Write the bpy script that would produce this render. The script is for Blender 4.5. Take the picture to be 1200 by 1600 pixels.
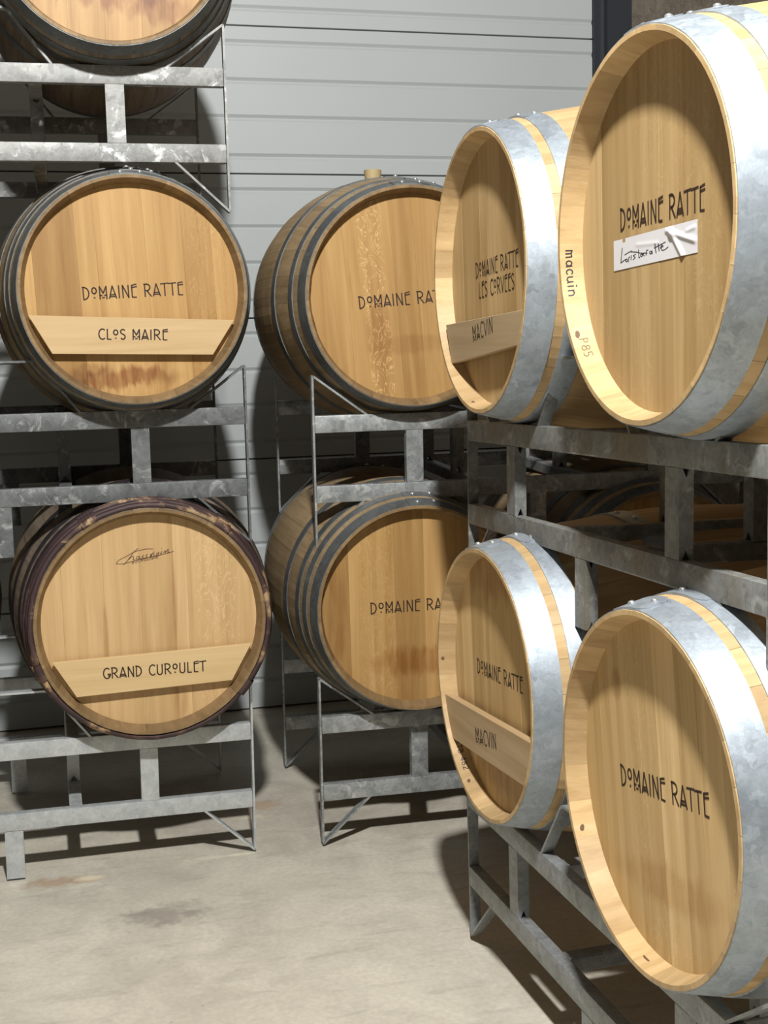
import bpy, bmesh, math, random
from mathutils import Vector, Matrix, Euler

PI = math.pi
S = 1.09                      # metres per survey unit
scn = bpy.context.scene
for o in list(bpy.data.objects):
    bpy.data.objects.remove(o, do_unlink=True)
COL = scn.collection

# ------------------------------------------------------------------ camera
F = 2053.47                   # focal length in pixels of the 1200 x 1600 frame
CAM = Vector((-0.45378, -3.10688, 1.22221)) * S
RT = Vector((0.9665439514, -0.2554281604, -0.0234359736))
UP = Vector((0.0537403327, 0.1123164873, 0.9922182136))
FW = Vector((0.2508082268, 0.9602819698, -0.1222856157))
cd = bpy.data.cameras.new('camera')
cam = bpy.data.objects.new('camera', cd)
COL.objects.link(cam)
m = Matrix.Identity(4)
for i in range(3):
    m[i][0], m[i][1], m[i][2], m[i][3] = RT[i], UP[i], -FW[i], CAM[i]
cam.matrix_world = m
cd.sensor_fit = 'HORIZONTAL'
cd.sensor_width = 36.0
cd.lens = 36.0 * F / 1200.0
cd.shift_x = -7.23 / 1200.0
cd.shift_y = 0.42 / 1200.0
cd.clip_start = 0.05
scn.camera = cam

# ------------------------------------------------------------------ world, lamps, exposure
w = bpy.data.worlds.new('world')
scn.world = w
w.use_nodes = True
w.node_tree.nodes['Background'].inputs[0].default_value = (0.9, 0.95, 1.0, 1)
w.node_tree.nodes['Background'].inputs[1].default_value = 0.002


def lamp(name, loc, power, radius, color=(1, 1, 1)):
    l = bpy.data.lights.new(name, 'POINT')
    l.energy = power
    l.shadow_soft_size = radius
    l.color = color
    o = bpy.data.objects.new(name, l)
    o.location = Vector(loc) * S
    COL.objects.link(o)
    return o


lamp('hall_lamp', (-0.25, -2.6, 3.1), 665, 0.075, (1.0, 0.985, 0.955))
lamp('faint_fill_light', (-3.2, -5.6, 3.6), 3, 0.15, (1.0, 0.97, 0.94))  # added weak ambient fill, stands for no known fixture

scn.view_settings.view_transform = 'Standard'
scn.view_settings.look = 'None'
scn.view_settings.exposure = 0.0
scn.view_settings.gamma = 1.0
scn.view_settings.use_curve_mapping = False


# ------------------------------------------------------------------ material helpers
class NT:
    def __init__(self, name):
        self.m = bpy.data.materials.new(name)
        self.m.use_nodes = True
        self.t = self.m.node_tree
        self.b = self.t.nodes['Principled BSDF']

    def n(self, typ, **kw):
        nd = self.t.nodes.new(typ)
        for k, v in kw.items():
            if k.startswith('i_'):
                key = k[2:]
                key = int(key) if key.isdigit() else key.replace('_', ' ')
                if hasattr(v, 'is_output') or isinstance(v, bpy.types.NodeSocket):
                    self.t.links.new(v, nd.inputs[key])
                else:
                    nd.inputs[key].default_value = v
            else:
                setattr(nd, k, v)
        return nd

    def link(self, a, b):
        self.t.links.new(a, b)

    def coord(self, kind='Object'):
        return self.n('ShaderNodeTexCoord').outputs[kind]

    def mapping(self, v, scale=(1, 1, 1), loc=(0, 0, 0), rot=(0, 0, 0)):
        nd = self.n('ShaderNodeMapping')
        self.link(v, nd.inputs['Vector'])
        nd.inputs['Scale'].default_value = scale
        nd.inputs['Location'].default_value = loc
        nd.inputs['Rotation'].default_value = rot
        return nd.outputs[0]

    def noise(self, v, scale, detail=4, rough=.55, dist=0.0):
        nd = self.n('ShaderNodeTexNoise')
        self.link(v, nd.inputs['Vector'])
        nd.inputs['Scale'].default_value = scale
        nd.inputs['Detail'].default_value = detail
        nd.inputs['Roughness'].default_value = rough
        nd.inputs['Distortion'].default_value = dist
        return nd.outputs['Fac']

    def vor(self, v, scale, out='Color', feature='F1', rand=1.0):
        nd = self.n('ShaderNodeTexVoronoi', feature=feature)
        self.link(v, nd.inputs['Vector'])
        nd.inputs['Scale'].default_value = scale
        nd.inputs['Randomness'].default_value = rand
        return nd.outputs[out]

    def math(self, op, a, b=None, c=None, clamp=False):
        nd = self.n('ShaderNodeMath', operation=op, use_clamp=clamp)
        for i, x in enumerate((a, b, c)):
            if x is None:
                continue
            if isinstance(x, bpy.types.NodeSocket):
                self.link(x, nd.inputs[i])
            else:
                nd.inputs[i].default_value = x
        return nd.outputs[0]

    def vadd(self, a, b):
        nd = self.n('ShaderNodeVectorMath', operation='ADD')
        self.link(a, nd.inputs[0])
        self.link(b, nd.inputs[1])
        return nd.outputs[0]

    def rng(self, v, a, b, c=0.0, d=1.0, smooth=False):
        nd = self.n('ShaderNodeMapRange')
        nd.interpolation_type = 'SMOOTHSTEP' if smooth else 'LINEAR'
        self.link(v, nd.inputs['Value'])
        for k, x in zip(('From Min', 'From Max', 'To Min', 'To Max'), (a, b, c, d)):
            nd.inputs[k].default_value = x
        return nd.outputs['Result']

    def ramp(self, v, stops):
        nd = self.n('ShaderNodeValToRGB')
        self.link(v, nd.inputs[0])
        el = nd.color_ramp.elements
        while len(el) < len(stops):
            el.new(0.5)
        for e, (p, c) in zip(el, stops):
            e.position = p
            e.color = (*c, 1) if len(c) == 3 else c
        return nd.outputs[0]

    def mix(self, f, a, b, mode='MIX'):
        nd = self.n('ShaderNodeMix', data_type='RGBA', blend_type=mode)
        for key, x in ((0, f), (6, a), (7, b)):
            if isinstance(x, bpy.types.NodeSocket):
                self.link(x, nd.inputs[key])
            elif key == 0:
                nd.inputs[0].default_value = x
            else:
                nd.inputs[key].default_value = (*x, 1)
        return nd.outputs[2]

    def bump(self, h, dist=.001, strength=1.0):
        nd = self.n('ShaderNodeBump')
        self.link(h, nd.inputs['Height'])
        nd.inputs['Distance'].default_value = dist
        nd.inputs['Strength'].default_value = strength
        self.link(nd.outputs[0], self.b.inputs['Normal'])

    def set(self, **kw):
        for k, v in kw.items():
            s = self.b.inputs[k.replace('_', ' ')]
            if isinstance(v, bpy.types.NodeSocket):
                self.link(v, s)
            elif isinstance(v, tuple) and len(v) == 3:
                s.default_value = (*v, 1)
            else:
                s.default_value = v
        return self.m


def mat_galv(name, dark=(.17, .185, .187), light=(.44, .46, .46), cell=34.0, bloom=.35, metal=.45, rough=.42, stain=0.0, stretch=(1, 1, 1)):
    g = NT(name)
    c = g.coord()
    ro = g.n('ShaderNodeObjectInfo').outputs['Location']
    c = g.vadd(c, ro)
    c = g.mapping(c, stretch)
    wob = g.noise(c, 25, 3)
    cc = g.mapping(c, (1, 1, 1))
    dis = g.n('ShaderNodeVectorMath', operation='SCALE')
    nz = g.n('ShaderNodeTexNoise')
    g.link(c, nz.inputs['Vector'])
    nz.inputs['Scale'].default_value = 40
    g.link(nz.outputs['Color'], dis.inputs[0])
    dis.inputs['Scale'].default_value = .06
    cc = g.vadd(cc, dis.outputs[0])
    v1 = g.n('ShaderNodeSeparateColor')
    g.link(g.vor(cc, cell), v1.inputs[0])
    v2 = g.n('ShaderNodeSeparateColor')
    g.link(g.vor(cc, cell * 2.6), v2.inputs[0])
    s = g.math('ADD', g.math('MULTIPLY', v1.outputs[0], .26), g.math('MULTIPLY', v2.outputs[1], .2))
    s = g.math('ADD', s, g.math('MULTIPLY', g.noise(c, 22, 6, .7, .8), .9))
    col = g.mix(g.rng(s, .35, 1.0), dark, light)
    bl = g.rng(g.noise(c, 16, 6, .7, 1.2), .56, .66, 0, bloom)
    col = g.mix(bl, col, (.82, .84, .84))
    if stain:
        st = g.rng(g.noise(g.mapping(c, (14, 14, 1.5)), 1.0, 3), .52, .68, 0, stain)
        col = g.mix(st, col, (.20, .17, .11))
    r = g.math('ADD', g.math('MULTIPLY', v1.outputs[1], .12), rough)
    g.bump(g.noise(c, 60, 5, .6), .0006, .5)
    return g.set(Base_Color=col, Metallic=metal, Roughness=r)


def wood_color(g, c, grain_axis, base, dark, light, seed, tone=None, fine=1.0):
    """straight grained oak: long streaks along grain_axis (0 x, 1 y, 2 z)"""
    sc = [38.0, 38.0, 38.0]
    sc[grain_axis] = 1.6
    v = g.mapping(c, tuple(sc), (seed * 3.1, seed * 1.7, seed * 5.3))
    if seed is not None and tone is not None:
        tv = g.n('ShaderNodeCombineXYZ')
        g.link(g.math('MULTIPLY', tone, 57.0), tv.inputs[0])
        g.link(g.math('MULTIPLY', tone, 31.0), tv.inputs[2])
        v = g.vadd(v, tv.outputs[0])
    n1 = g.noise(v, 1.0, 5, .6, .6)
    sf = [260.0, 260.0, 260.0]
    sf[grain_axis] = 9.0
    n2 = g.noise(g.mapping(c, tuple(sf)), 1.0, 3, .6)
    a = g.rng(n1, .32, .72)
    col = g.mix(a, dark, light)
    col = g.mix(g.rng(n2, .3, .7, 0, .35 * fine), col, base)
    sb = [9.0, 9.0, 9.0]
    sb[grain_axis] = 3.0
    n3 = g.noise(g.mapping(c, tuple(sb), (seed, seed, 0)), 1.0, 3)
    col = g.mix(g.rng(n3, .35, .7, 0, .45), col, base)
    return col, n1, n2


def mat_head(name, base, dark, light, seed, stains=(), fleck=0.25, rough=.48, fband=None):
    """stains: (x, z, rx, rz, strength, colour, raggedness)"""
    g = NT(name)
    c = g.coord()
    tone = g.n('ShaderNodeAttribute', attribute_name='tone').outputs['Fac']
    col, n1, n2 = wood_color(g, c, 2, base, dark, light, seed, tone)
    # board tone
    t = g.rng(tone, 0, 1, .60, 1.26)
    tc = g.n('ShaderNodeCombineColor')
    g.link(t, tc.inputs[0])
    g.link(g.math('POWER', t, 1.15), tc.inputs[1])
    g.link(g.math('POWER', t, 1.5), tc.inputs[2])
    col = g.mix(1.0, col, tc.outputs[0], 'MULTIPLY')
    # medullary rays
    if fleck:
        fv = g.mapping(c, (26, 26, 11), (seed * 2.3, 0, seed * 1.1))
        fn = g.noise(fv, 1.0, 2, .5, 3.2)
        band = g.math('ABSOLUTE', g.math('SUBTRACT', fn, .5))
        on = g.rng(g.noise(g.mapping(c, (7, 7, 2.2), (seed * 7.7, 0, 0)), 1.0, 2), .52, .62)
        f = g.rng(band, .0, .026, fleck * 1.3, 0)
        if not fband:
            f = g.math('MULTIPLY', f, on)
        if fband:
            sx_ = g.n('ShaderNodeSeparateXYZ')
            g.link(c, sx_.inputs[0])
            ad = g.math('ABSOLUTE', g.math('SUBTRACT', sx_.outputs[0], fband[0] * S))
            f = g.math('MULTIPLY', f, g.rng(ad, fband[1] * S * .8, fband[1] * S * 1.1, 1, 0))
        col = g.mix(f, col, tuple(min(1, x * 1.35 + .05) for x in light))
    sep = g.n('ShaderNodeSeparateXYZ')
    g.link(c, sep.inputs[0])
    for k, (sx, sz, rx, rz, st, sc_, rag) in enumerate(stains):
        jag = g.noise(g.mapping(c, (30, 1, 7), (k * 3.3 + seed, 0, k)), 1.0, 4, .6, .5)
        jag = g.math('MULTIPLY', g.math('SUBTRACT', jag, .5), rag)
        dx = g.math('DIVIDE', g.math('SUBTRACT', sep.outputs[0], sx * S), rx * S)
        dz = g.math('DIVIDE', g.math('ADD', g.math('SUBTRACT', sep.outputs[2], sz * S), g.math('MULTIPLY', jag, rz * S)), rz * S)
        d = g.math('SQRT', g.math('ADD', g.math('MULTIPLY', dx, dx), g.math('MULTIPLY', dz, dz)))
        f = g.rng(d, .45, 1.0, st, 0, True)
        f = g.math('MULTIPLY', f, g.rng(g.noise(g.mapping(c, (45, 1, 9)), 1.0, 3), .3, .6, .35, 1))
        col = g.mix(f, col, sc_, 'MULTIPLY')
    g.bump(g.math('ADD', n1, g.math('MULTIPLY', n2, .5)), .0005, .35)
    return g.set(Base_Color=col, Roughness=rough, Specular_IOR_Level=.35)


def mat_stave(name, base, dark, light, seed, rough=.55):
    g = NT(name)
    c = g.coord()
    rnd = g.n('ShaderNodeObjectInfo').outputs['Random']
    col, n1, n2 = wood_color(g, c, 1, base, dark, light, seed, rnd)
    t = g.rng(rnd, 0, 1, .78, 1.12)
    tc = g.n('ShaderNodeCombineColor')
    for i in range(3):
        g.link(t, tc.inputs[i])
    col = g.mix(1.0, col, tc.outputs[0], 'MULTIPLY')
    g.bump(g.math('ADD', n1, n2), .0006, .35)
    return g.set(Base_Color=col, Roughness=rough, Specular_IOR_Level=.3)


M = {}
M['galv'] = mat_galv('galvanised_steel', bloom=.45)
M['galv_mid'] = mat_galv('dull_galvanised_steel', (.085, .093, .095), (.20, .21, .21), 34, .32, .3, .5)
M['galv_grey'] = mat_galv('grey_galvanised_steel', (.20, .212, .215), (.37, .39, .395), 40, .15, .35, .42)  # even mid-grey steel tone for the lower right rack
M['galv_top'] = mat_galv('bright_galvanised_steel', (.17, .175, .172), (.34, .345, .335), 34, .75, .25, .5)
M['galv_low'] = mat_galv('smooth_galvanised_steel', (.40, .43, .44), (.62, .65, .655), 40, .12, .35, .40)  # lightened to make up for lamp falloff near the floor
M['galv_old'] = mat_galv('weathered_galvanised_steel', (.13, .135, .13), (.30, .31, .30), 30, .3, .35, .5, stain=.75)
M['hoop_galv'] = mat_galv('galvanised_hoop_steel', (.30, .34, .38), (.47, .53, .585), 46, .10, .62, .47, stretch=(1, 1, 1))
M['hoop_dark'] = mat_galv('grey_hoop_steel', (.10, .11, .112), (.19, .20, .20), 30, .08, .5, .45)
M['hoop_black'] = mat_galv('black_hoop_steel', (.02, .018, .02), (.06, .045, .05), 30, .03, .4, .5)
g = NT('rivet_steel')
M['rivet'] = g.set(Base_Color=(.75, .77, .78), Metallic=.8, Roughness=.3)
g = NT('chestnut_bark')
c = g.coord()
n_ = g.noise(g.mapping(c, (1, 1, 1)), 11, 5, .6, .5)
col = g.ramp(n_, [(.0, (.02, .012, .014)), (.5, (.05, .026, .026)), (.56, (.10, .055, .04)), (.62, (.42, .28, .15)), (1, (.5, .34, .18))])
g.bump(n_, .003, .8)
M['bark'] = g.set(Base_Color=col, Roughness=.6)

M['stave_old'] = mat_stave('weathered_oak_stave', (.35, .25, .135), (.24, .165, .085), (.44, .32, .185), 3.0, .6)
M['stave_wine'] = mat_stave('wine_stained_oak_stave', (.22, .17, .12), (.10, .07, .055), (.32, .27, .19), 4.0, .6)
M['stave_new'] = mat_stave('new_oak_stave', (.56, .385, .19), (.42, .27, .12), (.66, .48, .26), 5.0, .5)
M['chime_old'] = mat_stave('aged_oak_chime', (.25, .16, .075), (.16, .10, .045), (.34, .23, .115), 6.0, .55)
M['bung'] = NT('pale_silicone').set(Base_Color=(.48, .38, .20), Roughness=.5)
g = NT('branded_ink')
M['ink'] = g.set(Base_Color=(.035, .016, .009), Roughness=.7)
M['ink2'] = NT('faint_brand').set(Base_Color=(.14, .075, .035), Roughness=.7)
M['ink3'] = NT('marker_ink').set(Base_Color=(.012, .012, .018), Roughness=.5)
g = NT('creased_paper')
n_ = g.noise(g.coord(), 30, 2)
g.bump(n_, .002, .15)
M['paper'] = g.set(Base_Color=(.72, .71, .73), Roughness=.6)

OAK = ((.46, .270, .098), (.32, .170, .052), (.55, .355, .143))
OAKC = ((.49, .325, .145), (.35, .22, .088), (.58, .42, .21))
OAKD = ((.68, .46, .205), (.50, .32, .13), (.78, .57, .29))  # OAKC lifted in colour, replacing lamp light missing on the lower heads
M['plank'] = mat_head('light_oak_plank', (.66, .45, .22), (.58, .38, .18), (.74, .54, .29), 11.0, (), .2)

# ------------------------------------------------------------------ mesh helpers


def finish(name, bm, mat, parent=None, smooth=False, mats=None):
    me = bpy.data.meshes.new(name)
    bm.normal_update()
    bm.to_mesh(me)
    bm.free()
    for mm in (mats or [mat]):
        me.materials.append(mm)
    if smooth:
        for p_ in me.polygons:
            p_.use_smooth = True
    o = bpy.data.objects.new(name, me)
    COL.objects.link(o)
    if parent is not None:
        o.parent = parent
    return o


def inst(name, me, parent, mw=None):
    o = bpy.data.objects.new(name, me)
    COL.objects.link(o)
    o.parent = parent
    if mw is not None:
        o.matrix_local = mw
    return o


def empty(name, label, cat, group=None):
    o = bpy.data.objects.new(name, None)
    o.empty_display_size = .1
    COL.objects.link(o)
    o['label'] = label
    o['category'] = cat
    if group:
        o['group'] = group
    return o


def box(bm, x0, x1, y0, y1, z0, z1, bevel=0.0, seg=1):
    vs = [bm.verts.new((x, y, z)) for z in (z0, z1) for y in (y0, y1) for x in (x0, x1)]
    f = [(0, 2, 3, 1), (4, 5, 7, 6), (0, 1, 5, 4), (2, 6, 7, 3), (0, 4, 6, 2), (1, 3, 7, 5)]
    fs = [bm.faces.new([vs[i] for i in q]) for q in f]
    if bevel:
        es = set(e for q in fs for e in q.edges)
        bmesh.ops.bevel(bm, geom=list(es), offset=bevel, segments=seg, affect='EDGES', profile=.6)
    return bm


def smooth_by_angle(o, ang=35):
    me = o.data
    for p_ in me.polygons:
        p_.use_smooth = True
    me.update()
    try:
        me.set_sharp_from_angle(angle=math.radians(ang))
    except Exception:
        pass


# ------------------------------------------------------------------ stroke lettering
def arc(cx, cy, rx, ry, a0, a1, n=10):
    return [(cx + rx * math.cos(math.radians(a0 + (a1 - a0) * i / n)), cy + ry * math.sin(math.radians(a0 + (a1 - a0) * i / n))) for i in range(n + 1)]


def dot(x, y, r=.045):
    return [(x - r, y), (x + r, y)]


GL = {
    'D': (.52, [[(.06, 0), (.06, 1)], [(-.0, 1), (.16, .98)] + arc(.14, .5, .30, .46, 80, -80, 12) + [(.06, 0)]]),
    'o': (.42, [arc(.2, .68, .16, .24, 0, 360, 14), dot(.2, .12)]),
    'M': (.62, [[(.06, -.02), (.06, 1.0), (.31, .45), (.54, 1.0), (.54, -.02)], [(.06, .28), (.22, .28)], [(.38, .28), (.54, .28)], [(.22, .10), (.38, .10)]]),
    'A': (.52, [[(.0, 0), (.25, 1), (.50, 0)], [(.08, .30), (.42, .30)], [(.05, .15), (.45, .15)]]),
    'I': (.2, [[(.08, 0), (.08, 1)]]),
    'N': (.52, [[(.05, 0), (.05, 1), (.45, 0), (.45, 1)]]),
    'E': (.44, [[(.42, 1.04), (.08, .97), (.08, 0.02), (.38, 0)], [(.08, .80), (.44, .84)]]),
    'R': (.54, [[(.06, 0), (.06, 1)], [(.0, 1), (.18, 1)] + arc(.2, .74, .24, .26, 85, -90, 8) + [(.1, .48)], [(.2, .48), (.50, 0)]]),
    'T': (.46, [[(-.06, .96), (.50, 1.0)], [(.22, 1), (.22, 0)]]),
    'L': (.40, [[(.07, 1), (.07, .02), (.36, 0)]]),
    'S': (.44, [arc(.22, .76, .17, .22, 30, 210, 8) + [(.2, .52)] + arc(.22, .26, .17, .24, 60, -150, 8)]),
    'C': (.52, [arc(.32, .5, .27, .5, 50, 310, 14)]),
    'G': (.56, [arc(.32, .5, .27, .5, 50, 350, 14) + [(.58, .42), (.36, .42)], [(.58, .26), (.40, .26)]]),
    'U': (.52, [[(.06, 1), (.06, .28)] + arc(.25, .26, .19, .26, 180, 360, 8) + [(.44, 1)]]),
    'V': (.48, [[(.0, 1), (.24, 0), (.46, 1)]]),
    'B': (.5, [[(.06, 0), (.06, 1)], [(.06, 1), (.3, .95), (.38, .75), (.3, .55), (.06, .5)], [(.3, .5), (.42, .25), (.3, .02), (.06, 0)]]),
    'O': (.56, [arc(.28, .5, .24, .5, 0, 360, 14)]),
    'K': (.5, [[(.06, 0), (.06, 1)], [(.44, 1), (.08, .45), (.46, 0)]]),
    '4': (.5, [[(.34, 0), (.34, 1), (.04, .3), (.46, .3)]]), '8': (.5, [arc(.24, .75, .17, .22, 0, 360, 10), arc(.24, .27, .2, .26, 0, 360, 10)]),
    '2': (.5, [arc(.24, .75, .18, .24, 160, -40, 8) + [(.04, 0), (.46, 0)]]),
    'm': (.5, [[(.04, 0), (.04, .6), (.2, .5), (.22, 0)], [(.22, .5), (.4, .55), (.42, 0)]]),
    'a': (.4, [arc(.18, .28, .15, .26, 0, 360, 8), [(.34, .55), (.36, 0)]]),
    'c': (.34, [arc(.2, .28, .16, .28, 40, 320, 8)]), 'u': (.42, [[(.04, .55), (.06, .1), (.2, 0), (.34, .15), (.34, .55)], [(.34, .3), (.38, 0)]]),
    'i': (.2, [[(.08, .55), (.08, 0)], dot(.08, .8)]), 'n': (.42, [[(.04, .55), (.04, 0)], [(.04, .4), (.2, .56), (.34, .4), (.34, 0)]]),
    'P': (.5, [[(.06, 0), (.06, 1)], [(.06, 1), (.34, .92), (.38, .72), (.3, .5), (.06, .48)]]),
    '5': (.46, [[(.4, 1), (.1, 1), (.08, .58), (.3, .56), (.4, .3), (.28, .02), (.05, .06)]]),
    ' ': (.30, []),
}


def ribbons(bm, strokes, wd, fn):
    """strokes = polylines in a flat plane; fn maps (x, y) to 3D"""
    for pl in strokes:
        n = len(pl)
        for i in range(n - 1):
            (x0, y0), (x1, y1) = pl[i], pl[i + 1]
            dx, dy = x1 - x0, y1 - y0
            L = math.hypot(dx, dy)
            if L < 1e-9:
                continue
            dx, dy = dx / L * wd / 2, dy / L * wd / 2
            e = .35
            q = [(x0 - dy - dx * e, y0 + dx - dy * e), (x0 + dy - dx * e, y0 - dx - dy * e), (x1 + dy + dx * e, y1 - dx + dy * e), (x1 - dy + dx * e, y1 + dx + dy * e)]
            bm.faces.new([bm.verts.new(fn(*p_)) for p_ in q])


def text_strokes(txt, width, height, track=.10):
    adv = []
    x = 0
    for ch in txt:
        adv.append(x)
        x += GL[ch][0] + track
    x -= track
    out = []
    for ch, a in zip(txt, adv):
        for pl in GL[ch][1]:
            out.append([((a + px) / x * width - width / 2, py * height) for px, py in pl])
    return out


def lettering(parent, name, lines, y, mat, wd, label=None):
    """lines: (text, centre x, baseline z, width, height, angle deg) in survey units, local frame of parent"""
    bm = bmesh.new()
    for t, cx, bz, wdt, h, ang in lines:
        a = math.radians(ang)
        st = text_strokes(t, wdt, h)

        def fn(px, py):
            return Vector(((cx + px * math.cos(a) - py * math.sin(a)) * S, y * S, (bz + px * math.sin(a) + py * math.cos(a)) * S))
        ribbons(bm, st, wd, fn)
    o = finish(name, bm, mat, parent)
    if label:
        o['label'] = label
    return o


# ------------------------------------------------------------------ racks
HS, G_, HB, W2, PU, DR, BH = .10154, .17099, .11574, .57155, .25247, .63849, .042
BD = .0235
UT = HB + G_ + BH
LB, LT, UB = HB, HB + BH, HB + G_


def tube_mesh(x0, x1, y0, y1, z0, z1, notch=None):
    """vertical square tube; notch 'x' or 'y' = faces that carry the V vents at both ends"""
    bm = bmesh.new()
    t = .003 * 1.0
    b = .0035

    def ring(ins):
        return [(x0 + ins, y0 + ins), (x1 - ins, y0 + ins), (x1 - ins, y1 - ins), (x0 + ins, y1 - ins)]
    nh = .014
    for ins, flip in ((0, False), (t, True)):
        r = ring(ins)
        for k in range(4):
            p, q = r[k], r[(k + 1) % 4]
            isx = abs(p[0] - q[0]) < 1e-6     # face with constant x
            has = (notch == 'x' and isx) or (notch == 'y' and not isx)
            P = lambda f, z: (p[0] + (q[0] - p[0]) * f, p[1] + (q[1] - p[1]) * f, z)
            if has:
                pts = [P(0, z0), P(.22, z0), P(.5, z0 + nh), P(.78, z0), P(1, z0), P(1, z1), P(.78, z1), P(.5, z1 - nh), P(.22, z1), P(0, z1)]
            else:
                pts = [P(0, z0), P(1, z0), P(1, z1), P(0, z1)]
            if flip:
                pts = pts[::-1]
            bm.faces.new([bm.verts.new(v) for v in pts])
    # notch lips
    ro, ri = ring(0), ring(t)
    for k in range(4):
        p, q = ro[k], ro[(k + 1) % 4]
        p2, q2 = ri[k], ri[(k + 1) % 4]
        isx = abs(p[0] - q[0]) < 1e-6
        if not ((notch == 'x' and isx) or (notch == 'y' and not isx)):
            continue
        for zz, sg in ((z0, 1), (z1, -1)):
            for fa, fb, za, zb in ((.22, .5, 0, nh), (.5, .78, nh, 0)):
                A = lambda u, v, f, h: (u[0] + (v[0] - u[0]) * f, u[1] + (v[1] - u[1]) * f, zz + sg * h)
                bm.faces.new([bm.verts.new(v) for v in (A(p, q, fa, za), A(p, q, fb, zb), A(p2, q2, fb, zb), A(p2, q2, fa, za))])
    return bm


def strap_mesh(path, v0, v1, th, rad=.012):
    """flat bar bent along path (u, z) lying in the vertical plane, width v0..v1"""
    pts = []
    n = len(path)
    for i, p in enumerate(path):
        if i in (0, n - 1):
            pts.append(Vector(p))
            continue
        p = Vector(p)
        a = (Vector(path[i - 1]) - p).normalized()
        b = (Vector(path[i + 1]) - p).normalized()
        p0, p1 = p + a * rad, p + b * rad
        for k in range(6):
            t = k / 5
            pts.append(p0 * (1 - t) ** 2 + p * 2 * t * (1 - t) + p1 * t * t)
    bm = bmesh.new()
    rows = []
    for i, p in enumerate(pts):
        d = (pts[min(i + 1, len(pts) - 1)] - pts[max(i - 1, 0)]).normalized()
        nrm = Vector((-d.y, d.x))
        row = []
        for off, v in ((0, v0), (0, v1), (th, v1), (th, v0)):
            q = p + nrm * off
            row.append(bm.verts.new((q.x, v, q.y)))
        rows.append(row)
    for a, b in zip(rows[:-1], rows[1:]):
        for k in range(4):
            bm.faces.new((a[k], a[(k + 1) % 4], b[(k + 1) % 4], b[k]))
    bm.faces.new(rows[0][::-1])
    bm.faces.new(rows[-1])
    bmesh.ops.recalc_face_normals(bm, faces=bm.faces[:])
    return bm


RACKPARTS = []


def make_rack_parts():
    def add(name, bm, smooth=False):
        me = bpy.data.meshes.new(name)
        bmesh.ops.scale(bm, vec=(S, S, S), verts=bm.verts[:])
        bm.normal_update()
        bm.to_mesh(me)
        bm.free()
        if smooth:
            for p_ in me.polygons:
                p_.use_smooth = True
            me.set_sharp_from_angle(angle=math.radians(40))
        me.materials.append(M['galv'])
        RACKPARTS.append((name, me))
    e = .0055
    for v in (0, DR):
        for z in (UB, LB):
            add('beam', box(bmesh.new(), e, 2 * W2 - e, v, v + BD, z, z + BH, .003, 2), True)
        for u in (PU, 2 * W2 - PU):
            add('post', tube_mesh(u - BH / 2, u + BH / 2, v + .0004, v + BD - .0004, LT, UB, 'x'))
        add('leg', tube_mesh(W2 - BH / 2, W2 + BH / 2, v + .0004, v + BD - .0004, 0, LB, 'x'))
        sv0, sv1 = v + .0008, v + .0228
        pth = [(.137, UT), (0, UT + HS), (0, 0), (.125, HB)]
        add('end_strap', strap_mesh(pth, sv0, sv1, .005, .010), True)
        add('end_strap', strap_mesh([(2 * W2 - a, b) for a, b in pth][::-1], sv0, sv1, .005, .010), True)
        add('cradle_strap', strap_mesh([(W2 - .1865, UT), (W2 - .093, UT + .12), (W2 + .093, UT + .12), (W2 + .1865, UT)], sv0, sv1, -.005, .012), True)
    for u in (.427, 2 * W2 - .427):
        for z in (LB + .006, UB + .006):
            add('cross_tube', box(bmesh.new(), u - .015, u + .015, BD, DR, z, z + .03, .003, 1), True)
        for v in (.24, DR - .085):
            add('brace', tube_mesh(u - .015, u + .015, v - .015, v + .015, LB + .036, UB + .006, 'y'))


make_rack_parts()


def rack(pos, rot, st, mat, label, group=None):
    root = empty('barrel_rack', label, 'rack', group)
    rx, ry, rz = rot
    W = Matrix(((1, -rz, ry), (rz, 1, -rx), (-ry, rx, 1)))
    R = W.to_quaternion().to_matrix()
    base = Vector(pos)
    if st == 'A':
        T = base + R @ Vector((-2 * W2, 0, 0))
        Q = R
    elif st == 'B':
        T = base
        Q = R
    else:
        T = base
        Q = R @ Matrix.Rotation(-PI / 2, 3, 'Z')
    mw = Q.to_4x4()
    mw.translation = T * S
    root.matrix_world = mw
    for nm, me in RACKPARTS:
        o = inst(nm, me, root)
        if mat is not M['galv']:
            o.material_slots[0].link = 'OBJECT'
            o.material_slots[0].material = mat
    return root


RK = {
    'A1': ((0, 0, -.00014), (.0041, .0091, 0)),
    'A2': ((.01718, .00059, .76917), (-.0076, .0007, -.0101)),
    'A3': ((-.00467, -.00911, 1.5442), (-.0096, .0001, -.0174)),
    'B1': ((.16322, -.02082, .0016), (.0001, .0038, -.0329)),
    'B2': ((.1758, .01291, .74044), (.0246, -.0017, -.0355)),
    'C1': ((.34791, -.62508, .00657), (.0008, -.0101, .0290)),
    'C2': ((.38155, -.54811, .74824), (-.0174, .0114, .0109)),
}
gr = 'galvanised two-barrel racks'
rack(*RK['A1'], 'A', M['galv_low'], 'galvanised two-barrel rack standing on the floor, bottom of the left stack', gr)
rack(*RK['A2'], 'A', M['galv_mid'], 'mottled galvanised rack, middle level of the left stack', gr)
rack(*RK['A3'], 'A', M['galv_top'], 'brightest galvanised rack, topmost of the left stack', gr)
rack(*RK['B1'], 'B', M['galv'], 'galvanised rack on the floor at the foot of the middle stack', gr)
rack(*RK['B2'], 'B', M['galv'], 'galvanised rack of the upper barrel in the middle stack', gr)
rack(*RK['C1'], 'C', M['galv_grey'], 'grey galvanised rack on the floor under the two lower right barrels', gr)
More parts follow.
